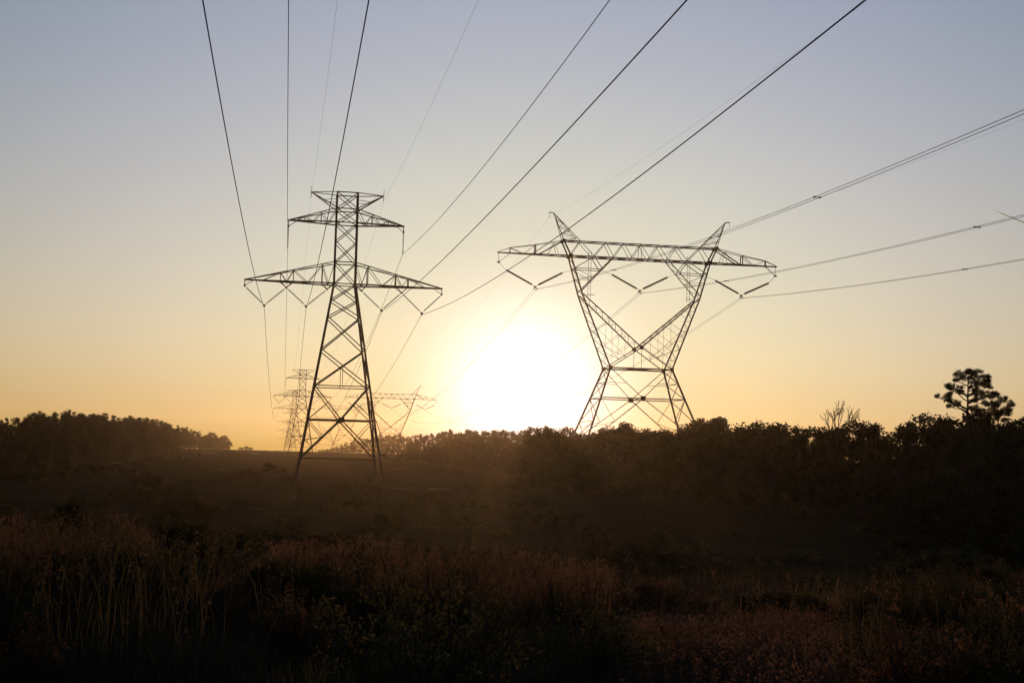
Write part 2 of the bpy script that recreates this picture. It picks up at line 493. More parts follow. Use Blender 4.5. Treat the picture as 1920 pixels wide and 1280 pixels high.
    # heads of the legs
    for s in (-1,1):
        m = MB()
        for sy in (-1,1):
            kn = P(s*(lx(24.9)-.1),sy,24.9); ib = P(s*4.35,sy,ZB)
            m.angle(kn, ib, .15)
            zh = 28.35
            io = kn.lerp(ib, (zh-24.9)/(ZB-24.9)); oo = P(s*lx(zh),sy,zh)
            m.angle(oo, io, .1)
            m.angle(P(s*7.4,sy,ZB), oo, .1); m.angle(P(s*7.4,sy,ZB), io, .1)
            z2 = 26.9; io2 = kn.lerp(ib, (z2-24.9)/(ZB-24.9)); m.angle(P(s*lx(z2),sy,z2), io2, .06)
            m.angle(oo, io2, .06)
        kA = [P(s*(lx(24.9)-.1),sy,24.9) for sy in (-1,1)]; kB = [P(s*4.35,sy,ZB) for sy in (-1,1)]
        for i in range(5):
            m.angle(kA[0].lerp(kB[0], i/5), kA[1].lerp(kB[1], (i+1)/5), .06)
        # ladder and rest platform seen inside the head
        for dx in (-.22,.22): m.tube([P(s*7.9+dx,0,24.0), P(s*7.9+dx,0,31.2)], .03, 5)
        for i in range(14): m.tube([P(s*7.9-.22,0,24.3+i*.5), P(s*7.9+.22,0,24.3+i*.5)], .018, 4)
        m.angle(P(s*8.5,-.6,24.35), P(s*7.2,-.6,24.35), .07)
        m.build('head_frame', M_STEEL, root)
    # beam
    m = MB()
    tops = [-12.2,-9.6,-5.6,-2.75,0,2.75,5.6,9.6,12.2]; bots = [-11.1,-7.4,-4.35,-1.4,1.4,4.35,7.4,11.1]
    for sy in (-1,1):
        m.angle(P(-12.2,sy,ZT), P(12.2,sy,ZT), .14); m.angle(P(-11.1,sy,ZB), P(11.1,sy,ZB), .17)
        for i, b in enumerate(bots):
            m.angle(P(b,sy,ZB), P(tops[i],sy,ZT), .09 if i else .15); m.angle(P(b,sy,ZB), P(tops[i+1],sy,ZT), .09 if i < 7 else .15)
        m.angle(P(0,sy,ZB), P(0,sy,ZT), .07)
    for a, b in zip(bots, bots[1:]): m.angle(P(a,-1,ZB), P(b,1,ZB), .08); m.angle(P(b,-1,ZB), P(b,1,ZB), .07); m.angle(P(a,1,ZB), P(b,-1,ZB), .08)
    for a, b in zip(tops, tops[1:]): m.angle(P(a,1,ZT), P(b,-1,ZT), .07); m.angle(P(b,-1,ZT), P(b,1,ZT), .07)
    m.build('cross_beam', M_STEEL, root)
    for s in (-1,1):
        m = MB(); tip = Vector((s*22.35,0,ZB+G)); tt = Vector((s*20.35,0,0))
        def bo(x, sy):
            k = (x-11.1)/(22.35-11.1); return P(s*11.1,sy,ZB)*(1-k)+tip*k
        def to(x, sy, z):
            k = (x-12.2)/(22.35-12.2); return Vector((s*x, sy*dep(ZT)*(1-k), z+G))
        T = [(12.2,ZT),(16.5,31.72),(20.4,31.07),(22.35,ZB+.05)]
        for sy in (-1,1):
            m.angle(bo(11.1,sy), tip, .17)
            for (x0,z0),(x1,z1) in zip(T, T[1:]): m.angle(to(x0,sy,z0), to(x1,sy,z1), .08)
            m.angle(to(12.2,sy,ZT), bo(16.0,sy), .15)
            m.angle(bo(16.5,sy), to(16.5,sy,31.72), .13); m.angle(bo(20.4,sy), to(20.4,sy,31.07), .1)
            m.angle(to(16.5,sy,31.72), bo(18.3,sy), .07); m.angle(to(20.4,sy,31.07), bo(18.3,sy), .06)
            m.angle(bo(13.0,sy), to(13.6,sy,32.2), .05); m.angle(bo(14.6,sy), to(13.6,sy,32.2), .05)
        xs_ = [11.1,13,14.7,16.5,18.3,20.4]
        for a, b in zip(xs_, xs_[1:]): m.angle(bo(a,-1), bo(b,1), .06); m.angle(bo(a,1), bo(b,-1), .06)
        h = Vector((s*22.1,0,28.8+G)); m.angle(Vector((s*22.1,0,ZB+G)), h, .07); m.angle(h, bo(20.3,-1), .07); m.angle(h, bo(20.3,1), .07)
        m.box(h, (.2,.12,.12)); m.build('crossarm', M_STEEL, root)
        # earth-wire peak
        m = MB(); pk = Vector((s*13.75,0,36.8+G))
        for sy in (-1,1):
            m.angle(P(s*12.2,sy,ZT), pk, .12); m.angle(P(s*9.6,sy,ZT), pk, .1)
        for i, t in enumerate((0,.25,.5,.75)):
            o0 = [P(s*12.2,sy,ZT).lerp(pk,t) for sy in (-1,1)]; i0 = [P(s*9.6,sy,ZT).lerp(pk,min(1,t+.125)) for sy in (-1,1)]
            i1 = [P(s*9.6,sy,ZT).lerp(pk,t) for sy in (-1,1)]
            for k in (0,1): m.angle(o0[k], i0[k], .055); m.angle(i0[k], P(s*12.2,(-1,1)[k],ZT).lerp(pk,min(1,t+.25)), .055)
            m.angle(o0[0], o0[1], .05); m.angle(i1[0], i1[1], .05); m.angle(o0[0], i1[1], .045)
        m.angle(pk, pk+Vector((s*.75,0,.05)), .14); m.tube([pk+Vector((s*.7,0,0)), pk+Vector((s*.7,0,-.7))], .03, 5)
        m.build('earth_wire_peak', M_STEEL, root)
    return root
B_V = [(-21.0,27.7,-16.35,25.05,-12.1,27.66), (-4.45,27.78,.12,25.2,4.6,27.78), (12.15,27.68,16.55,25.2,21.1,27.66)]

def place(root, C, base, lean=0):
    root.location = (C[0], C[1], base); root.rotation_euler = (0,0,-AZ); return root
LATT = [  # photo x, y of the lower crossarm, distance, base height override
    (646,534,162.0), (567,743,560.0), (552,766,800.0), (546,791,1134.0), (541,807,1458.0), (538.5,822,1900.0)]
LLAB = ['tall square lattice pylon in the foreground with two tiers of crossarms, left of the sun',
        'second square lattice pylon in the row, hazy, just left of the nearest one\'s legs',
        'third square lattice pylon in the row, faint, overlapping the second one',
        'fourth square lattice pylon in the row, small and fading in the haze',
        'fifth square lattice pylon in the row, tiny and pale near the horizon',
        'farthest square lattice pylon in the row, barely showing over the field crest']
WAIS = [(1197,487,205.0), (734,747,648.0), (648,767,1107.0), (612,785,1540.0)]
WLAB = ['wide waisted pylon with a V-shaped window and horned beam, right of the sun',
        'second waisted pylon, hazy, seen through and right of the nearest lattice pylon\'s legs',
        'third waisted pylon, faint, framed by the nearest lattice pylon\'s legs',
        'farthest waisted pylon, very faint and small above the distant trees']
latt = []; wais = []
proto = lattice_pylon()
for i, (u, v, D) in enumerate(LATT):
    p = proto if i == 0 else copy_tree(proto)
    c = at(u, v, D); z0 = c.z-20.0-5.8
    place(p, c, z0); tag(p, LLAB[i], 'pylon', 'lattice pylons in the left row'); latt.append((p, c, z0))
proto = waisted_pylon()
for i, (u, v, D) in enumerate(WAIS):
    p = proto if i == 0 else copy_tree(proto)
    c = at(u, v, D)
    if i == 0: c = c+E*.2
    z0 = c.z-30.25-5.6
    place(p, c, z0); tag(p, WLAB[i], 'pylon', 'waisted pylons in the right row'); wais.append((p, c, z0))
def loc(c, z0, G, x, z, y=0): return Vector((c.x, c.y, 0))+E*x+N*y+Vector((0,0,z0+G+z))

# insulators
VN = ['outer left', 'inner left', 'inner right', 'outer right']
def vlabel(i, who): return 'V-shaped insulator pair, %s under the lower crossarm of the %s lattice pylon' % (VN[i], who)
vp = None
A_att = []
for k in range(2):
    _, c, z0 = latt[k]
    att = []
    for i, (x0, za, xb, zb, x1, zc) in enumerate(A_V):
        r_ = insul_v((x0,0,za), (xb,0,zb), (x1,0,zc), .11, 14) if k == 0 else copy_tree(A_att[0][1][i][1])
        r_.location = loc(c, z0, 5.8, xb, zb); r_.rotation_euler = (0,0,-AZ)
        tag(r_, vlabel(i, ('nearest','second')[k]), 'insulator', 'V insulators under the lattice crossarms')
        att.append((loc(c, z0, 5.8, xb, zb-.2), r_))
    ii = []
    for i, (x, zt, zb) in enumerate(A_I):
        if k == 0:
            r_ = empty('insulator_string'); m2 = MB(); discs(m2, (0,0,zt-zb-.1), (0,0,.2), .085, 18); m2.build('disc_stack', M_INS, r_)
            y = MB(); y.tube([(0,-.35,0),(0,.35,0)], .05, 6); y.box((0,0,.1), (.05,.06,.14)); y.tube([(0,0,zt-zb-.1),(0,0,zt-zb)], .03, 5); y.build('suspension_clamp', M_STEEL, r_)
        else: r_ = copy_tree(A_att[0][2][i][1])
        r_.location = loc(c, z0, 5.8, x, zb); r_.rotation_euler = (0,0,-AZ)
        tag(r_, 'straight hanging insulator string at the %s tip of the %s lattice pylon\'s upper crossarm' % (('left','right')[i], ('nearest','second')[k]), 'insulator', 'straight insulators on the lattice pylons')
        ii.append((loc(c, z0, 5.8, x, zb), r_))
    A_att.append((None, att, ii))
B_att = []
for k in range(2):
    _, c, z0 = wais[k]; att = []
    for i, (x0, za, xb, zb, x1, zc) in enumerate(B_V):
        if k == 0:
            r_ = insul_v((x0,0,za), (xb,0,zb+.3), (x1,0,zc), .18, 26, .02, .12)
            ends = {0: ((-22.1,28.8),(-10.2,28.35)), 1: ((-6.2,28.35),(6.2,28.35)), 2: ((10.2,28.35),(22.1,28.8))}[i]
            lk = MB()
            for (xe, ze), (xi, zi) in zip(ends, ((x0,za),(x1,zc))): lk.tube([(xe-xb,0,ze-zb-.3),(xi-xb,0,zi-zb-.3)], .025, 5)
            lk.tube([(-.23,-.5,-.45),(-.23,.5,-.45)], .06, 6); lk.tube([(.23,-.5,-.45),(.23,.5,-.45)], .06, 6); lk.box((0,0,-.2), (.3,.05,.05))
            lk.build('link', M_STEEL, r_)
        else: r_ = copy_tree(B_att[0][i][1])
        r_.location = loc(c, z0, 5.6, xb, zb+.3); r_.rotation_euler = (0,0,-AZ)
        tag(r_, 'thick V-shaped insulator pair %s the %s waisted pylon\'s beam' % (('under the left arm of','inside the window below','under the right arm of')[i], ('nearest','second')[k]), 'insulator', 'V insulators on the waisted pylons')
        att.append((loc(c, z0, 5.6, xb, zb-.15), r_))
    B_att.append(att)

# ------------------------------------------------------------------ conductors
def span_pts(P0, P1, b, n=40):
    L = (Vector((P1.x,P1.y,0))-Vector((P0.x,P0.y,0))).length; out = []
    for i in range(n+1):
        t = i/n; p = P0.lerp(P1, t); p.z -= b*L*L*t*(1-t); out.append(p)
    return out
def back_pts(P, azd, a, b, L=330, n=66):
    dd = Vector((sin(R(azd)), cos(R(azd)), 0)); out = []
    for i in range(n+1):
        s = L*i/n; q = P-dd*s; q.z = P.z-a*s+b*s*s; out.append(q)
    return out
def wire(pts_list, r, label, group, twin=0.0, spacers=()):
    root = empty('power_line', pts_list[0][0]); o0 = root.location.copy()
    offs = (-twin/2, twin/2) if twin else (0.0,)
    for dx in offs:
        m = MB()
        for pts in pts_list: m.tube([p+E*dx-o0 for p in pts], r, 5, False)
        m.build('conductor', M_WIRE, root)
    if twin:
        sm = MB()
        for p in spacers: sm.tube([p-E*twin/2-o0, p+E*twin/2-o0], .03, 5); sm.box(p-E*twin/2-o0, (.05,.12,.05)); sm.box(p+E*twin/2-o0, (.05,.12,.05))
        sm.build('spacer', M_STEEL, root)
    tag(root, label, 'power line', group)
BK = {'V0':(-9.5,.06,.00035),'V1':(-9.75,.06,.0004),'V2':(-9.5,.055,.0002),'V3':(-9.25,.07,.0003),'I0':(-9.5,.055,.00045),'I1':(-9.75,.07,.00035)}
nm = ['outer left','inner left','inner right','outer right']
for i in range(4):
    P = A_att[0][1][i][0]; Q = A_att[1][1][i][0]
    wire([back_pts(P, *BK['V%d'%i]), span_pts(P, Q, .00025)], .026, 'thick conductor passing overhead from the nearest lattice pylon\'s %s V insulator' % nm[i], 'conductors of the left power line')
for i in range(2):
    P = A_att[0][2][i][0]; Q = A_att[1][2][i][0]
    wire([back_pts(P, *BK['I%d'%i]), span_pts(P, Q, .00025)], .024, 'conductor hung from the %s end of the nearest lattice pylon\'s upper crossarm' % ('left','right')[i], 'conductors of the left power line')
for i, (bk) in enumerate(((-9.5,.085,.00025),(-10.25,.085,.00025),(-9.5,.085,.00025))):
    P = B_att[0][i][0]; Q = B_att[1][i][0]
    bp = back_pts(P, *bk); fp = span_pts(P, Q, .00025)
    wire([bp, fp], .019, 'twin conductor bundle from the %s V insulator of the nearest waisted pylon' % ('left','middle','right')[i], 'conductors of the right power line', .45, [bp[k] for k in ((10,22,34),(8,20,32),(14,26,38))[i]]+fp[6::7])
for i in range(2):
    _, c, z0 = latt[0]; _, c2, z2 = latt[1]
    P = loc(c, z0, 5.8, (-4.42,4.42)[i], 30.5); Q = loc(c2, z2, 5.8, (-4.42,4.42)[i], 30.5)
    wire([back_pts(P, -9.75, .045, .0003), span_pts(P, Q, .0002)], .0075, 'hair-thin shield wire from the %s top corner of the nearest lattice pylon' % ('left','right')[i], 'thin shield wires')
    _, c, z0 = wais[0]; _, c2, z2 = wais[1]
    P = loc(c, z0, 5.6, (-14.4,14.4)[i], 36.1); Q = loc(c2, z2, 5.6, (-14.4,14.4)[i], 36.1)
    wire([back_pts(P, -9.75, .06, .00022), span_pts(P, Q, .0002)], .0075, 'hair-thin earth wire from the %s horn of the nearest waisted pylon' % ('left','right')[i], 'thin shield wires')

# ------------------------------------------------------------------ foliage
def leaf_quads(rng, centers, size, flat=.6, aspect=.55):
    n = len(centers)
    a = rng.normal(size=(n,3)); a[:,2] *= flat; a /= np.linalg.norm(a, axis=1, keepdims=True)+1e-9
    b = rng.normal(size=(n,3)); b -= a*(a*b).sum(1, keepdims=True); b /= np.linalg.norm(b, axis=1, keepdims=True)+1e-9
    s = size*rng.uniform(.6,1.3,size=(n,1))
    V = np.stack([centers-a*s, centers+b*s*aspect, centers+a*s, centers-b*s*aspect], 1).reshape(-1,3)
    Fq = np.arange(4*n).reshape(n,4); return V, Fq
def clump_pts(rng, c, r, n, squash=.8):
    p = rng.normal(size=(n,3)); p /= np.linalg.norm(p, axis=1, keepdims=True)
    p *= (rng.uniform(0,1,size=(n,1))**.45)*r*rng.uniform(.75,1.15,size=(n,1)); p[:,2] *= squash
    return p+np.array(c)
def limb(m, p, q, r0, r1, rnd, sag=.0, n=4):
    p, q = Vector(p), Vector(q); L = (q-p).length; pts = []; rad = []
    for i in range(n+1):
        t = i/n; w = p.lerp(q, t)
        if 0 < i < n: w += Vector((rnd.uniform(-1,1), rnd.uniform(-1,1), rnd.uniform(-1,1)))*L*.06
        w.z -= sag*L*4*t*(1-t); pts.append(w); rad.append(r0+(r1-r0)*t)
    m.tube(pts, rad, 5)
def broadleaf(seed, h, w, nclump=44, per=110, leaf=.17, low=.07, name='broadleaf_tree'):
    rnd = random.Random(seed); rng = np.random.default_rng(seed)
    root = empty(name); m = MB()
    top = Vector((rnd.uniform(-.3,.3), rnd.uniform(-.3,.3), h*.72))
    limb(m, (0,0,-.4), top, h*.022, h*.008, rnd, 0, 6)
    C = []
    for i in range(nclump):
        t = rnd.uniform(low, 1.0); ph = rnd.uniform(0, 2*pi)
        prof = (1-abs((t-.58)/.47)**2.2) if t > .3 else .75
        prof = max(.12, prof)
        rr = w*.5*prof*rnd.uniform(.45,1.0)
        c = (rr*cos(ph), rr*sin(ph), h*(.06+.88*t)*rnd.uniform(.94,1.03)); C.append((c, w*rnd.uniform(.10,.19)))
        z0 = c[2]*rnd.uniform(.5,.75); k = min(1, z0/(h*.72))
        limb(m, (top.x*k, top.y*k, z0), c, h*.007, h*.002, rnd, 0, 3)
    m.build('trunk', M_BARK, root)
    pts = np.concatenate([clump_pts(rng, c, r, per, .8) for c, r in C])
    V, Fq = leaf_quads(rng, pts, leaf)
    link('crown', mesh_np('crown', V, Fq), M_LEAF, root)
    return root
def tuft(rng, c, r, n, L, wd):
    """pine tuft: needles radiating from points in the clump"""
    ctr = clump_pts(rng, c, r, n, .75)
    a = rng.normal(size=(n,3)); a[:,2] += .5; a /= np.linalg.norm(a, axis=1, keepdims=True)
    b = rng.normal(size=(n,3)); b -= a*(a*b).sum(1, keepdims=True); b /= np.linalg.norm(b, axis=1, keepdims=True)
    s = L*rng.uniform(.6,1.3,size=(n,1))
    V = np.stack([ctr-b*wd, ctr+b*wd, ctr+a*s+b*wd*.3, ctr+a*s-b*wd*.3], 1).reshape(-1,3)
    return V
def pine(seed, h, clumps, trunk_top, name='pine_tree', n=150, L=.2, wd=.028, every=1):
    rnd = random.Random(seed); rng = np.random.default_rng(seed)
    root = empty(name); m = MB()
    pts = [(0,0,-.4),(.05,0,h*.3),(-.05,.05,h*.6),(0,0,trunk_top)]
    m.tube(pts, [h*.017,h*.014,h*.009,h*.003], 7)
    Vs = []
    for ci, (x, y, z, r) in enumerate(clumps):
        z0 = z-rnd.uniform(.15,.5)*(abs(x)+abs(y))*.9-.1; z0 = max(h*.28, min(trunk_top-.2, z0))
        if ci % every == 0: limb(m, (0,0,z0), (x,y,z-.05), h*(.0055 if every == 1 else .0042), h*.0015, rnd, -.03, 4); prev_ = (x, y, z)
        else: limb(m, (prev_[0]*.8, prev_[1]*.8, prev_[2]-.12), (x,y,z), h*.0014, h*.0008, rnd, 0, 2)
        Vs.append(tuft(rng, (x,y,z), r, int(n*(r/.45)**1.6)+(30 if n > 130 else 22), L, wd))
    m.build('trunk', M_BARK, root)
    V = np.concatenate(Vs); link('crown', mesh_np('crown', V, np.arange(len(V)).reshape(-1,4)), M_NEEDLE, root)
    return root
def rand_pine(seed, h):
    rnd = random.Random(seed); cl = []
    for i in range(44):
        t = rnd.uniform(.3,1.0); ph = rnd.uniform(0,2*pi); rr = (1.05-t)*h*.30*rnd.uniform(.5,1.1)+.15
        cl.append((rr*cos(ph), rr*sin(ph), h*t, rnd.uniform(.35,.6)))
    return pine(seed, h, cl, h*.97)
def shrub(seed, w, h, mtl, nclump=14, per=170, leaf=.05, name='shrub'):
    rnd = random.Random(seed); rng = np.random.default_rng(seed)
    root = empty(name); m = MB(); C = []
    for i in range(nclump):
        ph = rnd.uniform(0,2*pi); q = sqrt(rnd.random()); x, y = q*w*.42*cos(ph), q*w*.42*sin(ph)
        z = h*(.2+.68*sqrt(max(0,1-q*q))*rnd.uniform(.55,1.05)); C.append(((x,y,z), rnd.uniform(.13,.22)*min(w,h*1.6)))
        limb(m, (x*.15,y*.15,-.1), (x,y,z), .018, .006, rnd, 0, 3)
    for i in range(nclump):
        ph = rnd.uniform(0,2*pi); x, y = w*.3*cos(ph), w*.3*sin(ph)
        limb(m, (x*.3,y*.3,0), (x*rnd.uniform(.8,1.4), y*rnd.uniform(.8,1.4), h*rnd.uniform(.85,1.12)), .01, .003, rnd, 0, 3)
    m.build('stems', M_BARK, root)
    pts = np.concatenate([clump_pts(rng, c, r, per, .85) for c, r in C])
    V, Fq = leaf_quads(rng, pts, leaf, .7, .4)
    link('foliage', mesh_np('foliage', V, Fq), mtl, root)
    return root

HID = Vector((0,-9000,0))
used = set()
def put(protos, i, loc_, scale, rz, label, cat, group):
    p = protos[i]
    o = p if id(p) not in used else copy_tree(p)
    used.add(id(p)); used.add(id(o))
    o.location = loc_; o.rotation_euler = (0,0,rz); o.scale = scale
    tag(o, label, cat, group); return o
BH = [10,10,9,11,10,8]
BL = [broadleaf(11, 10, 6.0), broadleaf(12, 10, 5.2, 38), broadleaf(13, 9, 6.5, 46), broadleaf(14, 11, 5.6, 42), broadleaf(15, 10, 7.0, 50), broadleaf(16, 8, 5.0, 36)]
PH = [12, 11]
PN = [rand_pine(31, 12), rand_pine(32, 11)]

def interp(tab, x):
    if x <= tab[0][0]: return tab[0][1]
    for (a, ya), (b, yb) in zip(tab, tab[1:]):
        if x <= b: return ya+(yb-ya)*(x-a)/(b-a)
    return tab[-1][1]
RT = [(590,846),(615,842),(640,834),(660,826),(690,822),(715,816),(740,812),(760,815),(790,812),(830,806),(870,803),(900,808),(940,807),(980,805),(1010,803),(1040,797),(1065,806),(1090,810),(1130,806),(1150,797),(1165,793),(1185,800),(1215,797),(1245,803),(1280,806),(1300,788),(1325,780),(1350,780),(1375,791),(1400,792),(1430,789),(1470,795),(1500,792),(1530,798),(1560,799),(1600,794),(1650,787),(1690,795),(1720,780),(1760,772),(1800,775),(1850,778),(1885,772),(1905,786),(1930,776),(2000,772)]
LT = [(-80,780),(0,783),(15,786),(30,787),(50,778),(70,771),(95,775),(120,773),(140,771),(160,772),(185,776),(205,779),(225,786),(250,779),(270,783),(290,787),(310,792),(330,797),(360,806),(390,811),(415,816),(430,820),(440,833)]
rnd = random.Random(5)
def DR(x): return min(820.0, 134000.0/(max(x,560)-530))
def DL(x): return min(1050.0, 300*530/(530-min(x,445)))
SEG_R = [(720,'distant dark tree in the hazy far end of the right-hand tree line'),(1080,'dark broadleaf tree in the tree line directly below the sun'),
         (1330,'dark broadleaf tree at the foot of the wide waisted pylon'),(1640,'dark broadleaf tree in the tree line right of the waisted pylon'),(9999,'dark broadleaf tree in the tall tree line at the right edge')]
def seg_label(x): 
    for a, l in SEG_R:
        if x < a: return l, 'trees in the right tree line, '+l.split(' ',3)[3][:40]
def tree_at(x, ytop, D, side, label, group, kind=None, wid=1.0):
    if side == 'l' and D > 480: wid = 1.25
    p = at(x, ytop, D); gz = ground_z(p.x, p.y); h = p.z-gz
    if h < 1.5: return
    k = kind if kind is not None else rnd.randrange(len(BL))
    if k >= 100:
        s = h/PH[k-100]; put(PN, k-100, (p.x, p.y, gz), (s*wid, s*wid, s), rnd.uniform(0,6.28), label, 'pine', group); return
    s = h/(BH[k]*.98); ws = max(.55, min(1.4, s))*wid
    put(BL, k, (p.x, p.y, gz), (ws, ws, s), rnd.uniform(0,6.28), label, 'tree', group)
# skyline row
x = 596.0
while x < 1990:
    D = DR(x)*rnd.uniform(1.08,1.25)
    lab, grp = seg_label(x)
    tree_at(x, interp(RT, x)+rnd.choice((-6,-3,0,2,5,8))*(.4 if x < 800 else 1)+rnd.uniform(-2,2), D, 'r', lab, grp)
    x += max(9.0, rnd.uniform(2.0,3.0)*2500/D*.9)
# front rows, lower
for row, (dk, dy) in enumerate(((1.0, 10), (.92, 24))):
    x = 640.0 if row == 0 else 760.0
    while x < 1990:
        D = DR(x)*dk*rnd.uniform(.98,1.05)
        if x < 1080 or x > 1340 or D < 196:
            lab, grp = seg_label(x)
            tree_at(x, interp(RT, x)+dy+rnd.uniform(-4,16), D, 'r', lab, grp)
        x += max(12.0, rnd.uniform(2.6,3.8)*2500/D*.9)
# trees hiding the pylon's feet
for x in range(1006, 1360, 15):
    lab, grp = seg_label(x)
    tree_at(x+rnd.uniform(-5,5), interp(RT, x)+rnd.uniform(2,14), 184+rnd.uniform(-8,5)-max(0,(x-1200))*.12, 'r', lab, grp)
# left tree line
for row, (dk, dy, step) in enumerate(((1.1, 0, 1.7), (.98, 7, 2.2), (.86, 20, 3.2), (.74, 38, 4.0), (.63, 56, 4.2), (.54, 76, 4.4))):
    x = -90.0
    while x < (438, 428, 400, 350, 290, 220)[row]:
        D = DL(x)*dk*rnd.uniform(.97,1.04)
        kind = rnd.choice([None,None,None,None,None,100,101]) if row == 0 else None
        tree_at(x, interp(LT, x)+dy+rnd.uniform(-3,6), D, 'l', 'dark tree on the low wooded rise behind the left side of the field', 'trees in the left tree line', kind, .8)
        x += max(8.0, rnd.uniform(.8,1.2)*step*2500/D)
# far hazy trees on the horizon
for x, y, D in ((452,838,1000),(462,836,1020),(470,838,1060),(478,842,1050)):
    tree_at(x, y, D, 'l', 'faint hazy far-off tree poking over the horizon at the end of the left wood', 'far trees at the end of the left wood', 4)
for x in range(598, 668, 7):
    tree_at(x, 841+rnd.uniform(-2,2)-(x>625)*3, 1000+rnd.uniform(-60,60), 'r', 'faint hazy far-off tree on the horizon between the nearest lattice pylon\'s legs', 'far trees between the pylon legs', rnd.choice([2,4]))

# the tall lone pine and its companion
q = .0093*1.0
CL = [(1380,200,60),(1450,185,50),(1500,185,50),(1560,215,48),(1620,240,40),(1642,290,28),(1345,235,28),(1470,250,62),(1540,280,50),(1580,265,40),(1240,305,40),(1300,300,46),(1350,318,40),(1385,345,26),
      (1160,380,28),(1235,368,36),(1260,402,40),(1305,440,42),(1352,450,34),(1290,468,26),(1530,370,58),(1600,362,55),(1660,370,46),(1690,350,22),(1500,402,36),(1490,335,30),(1540,490,55),(1580,440,45),(1640,450,45),(1620,505,52),(1490,480,36)]
pb = at(1815, 800, 105); gz = ground_z(pb.x, pb.y)
zoff = at(1815, 660+560/4.571, 105).z-gz
prnd = random.Random(3)
def cl_world(L, cx, D): 
    sc_ = D/F/4.571; out = []
    for a, b, r in L:
        yy = prnd.uniform(-1,1)*max(.3, abs(a-cx)*sc_*.55); R0 = r*sc_
        for k in range(6):
            out.append(((a-cx)*sc_+prnd.uniform(-.85,.85)*R0, yy+prnd.uniform(-.7,.7)*R0, zoff+(560-b)*sc_+prnd.uniform(-.5,.55)*R0, R0*prnd.uniform(.38,.68)))
    return out
cl = cl_world(CL, 1440, 105)
topz_ = max(c_[2] for c_ in cl); lp = pine(77, topz_, cl, topz_-.45, n=230, L=.14, wd=.018, every=6)
lp.location = (pb.x, pb.y, gz); tag(lp, 'tallest pine with flat layered branches standing above the trees at far right', 'pine')
CL2 = [(1740,410,36),(1780,445,40),(1700,450,55),(1745,500,55),(1700,530,60),(1650,560,50),(1790,500,24),(1730,560,50),(1770,530,26)]
pb2 = at(1872, 800, 108); gz = ground_z(pb2.x, pb2.y); zoff = at(1872, 660+560/4.571, 108).z-gz
cl = cl_world(CL2, 1700, 108)
topz_ = max(c_[2] for c_ in cl); l2 = pine(78, topz_, cl, topz_-.45, n=230, L=.14, wd=.018, every=6)
l2.location = (pb2.x, pb2.y, gz); tag(l2, 'shorter dense pine leaning against the right side of the tallest pine', 'pine')

# bare tree
def bare_tree():
    root = empty('bare_tree'); rb = random.Random(21); m = MB()
    p0 = at(1572, 800, 126); gz = ground_z(p0.x, p0.y)
    def grow(p, dv, L, r, depth):
        q = p+dv*L; mid = p.lerp(q,.5)+Vector((rb.uniform(-1,1),rb.uniform(-1,1),0))*L*.06
        m.tube([p, mid, q], [max(r,.022), max(r*.85,.02), max(r*.7,.018)], 5)
        if depth == 0: return
        for i in range(3 if depth > 1 else 2):
            nd = (dv+Vector((rb.uniform(-.75,.75), rb.uniform(-.75,.75), rb.uniform(-.15,.45)))).normalized()
            grow(q if i else p.lerp(q,.75), nd, L*rb.uniform(.6,.8), r*.62, depth-1)
    zt = at(1572, 806, 126).z-gz; topz = at(1572, 750, 126).z-gz
    m.tube([(0,0,-.3),(.05,0,zt*.5),(0,0,zt)], [.12,.1,.085], 7)
    for dx in (-.75,-.35,.05,.45,.8):
        grow(Vector((0,0,zt-.6-abs(dx))), Vector((dx,rb.uniform(-.4,.4),1.0)).normalized(), (topz-zt)*.5, .06, 3)
    m.build('branches', M_BARK, root); root.location = (p0.x, p0.y, gz)
    tag(root, 'small leafless tree with fine twigs above the tree line, left of the tallest pine', 'tree')
bare_tree()

# shrubs along the foot of the woods
SH = [shrub(41, 3.0, 2.0, M_SHRUB, 16, 130, .1), shrub(42, 3.6, 1.7, M_SHRUB, 18, 130, .1), shrub(43, 2.4, 2.4, M_SHRUB, 14, 130, .1)]
x = 700.0
while x < 1980:
    D = DR(x)*rnd.uniform(.80,.97); p = at(x, 860, D)
    put(SH, rnd.randrange(3), (p.x, p.y, ground_z(p.x,p.y)-.1), (rnd.uniform(.8,1.5),)*3, rnd.uniform(0,6.28), 'dark shrub in the strip of scrub along the foot of the right-hand tree line', 'shrub', 'scrub below the right tree line')
    x += rnd.uniform(1.4,3.0)*2500/D
x = -60.0
while x < 380:
    D = DL(x)*rnd.uniform(.44,.56); p = at(x, 860, D)
    put(SH, rnd.randrange(3), (p.x, p.y, ground_z(p.x,p.y)-.1), (rnd.uniform(.8,1.4),)*3, rnd.uniform(0,6.28), 'dark shrub in the strip of scrub along the foot of the left-hand wood', 'shrub', 'scrub below the left tree line')
    x += rnd.uniform(1.4,3.0)*2500/D
# scattered scrub over the open field
for i in range(170):
    D = 45+230*rnd.random()**1.1; x = rnd.uniform(-40, 1960)
    if D > .8*min(.5*DL(min(x,440)) if x < 440 else 900, DR(x) if x > 700 else 900): continue
    p = at(x, 860, D); sc1 = rnd.uniform(.25,.7)*rnd.choice((1,1,1.6))
    put(SH, rnd.randrange(3), (p.x, p.y, ground_z(p.x,p.y)-.1), (sc1*rnd.uniform(1,1.8), sc1*1.3, sc1), rnd.uniform(0,6.28), 'low dark mound of scrub scattered in the open field', 'shrub', 'low scrub mounds in the field')
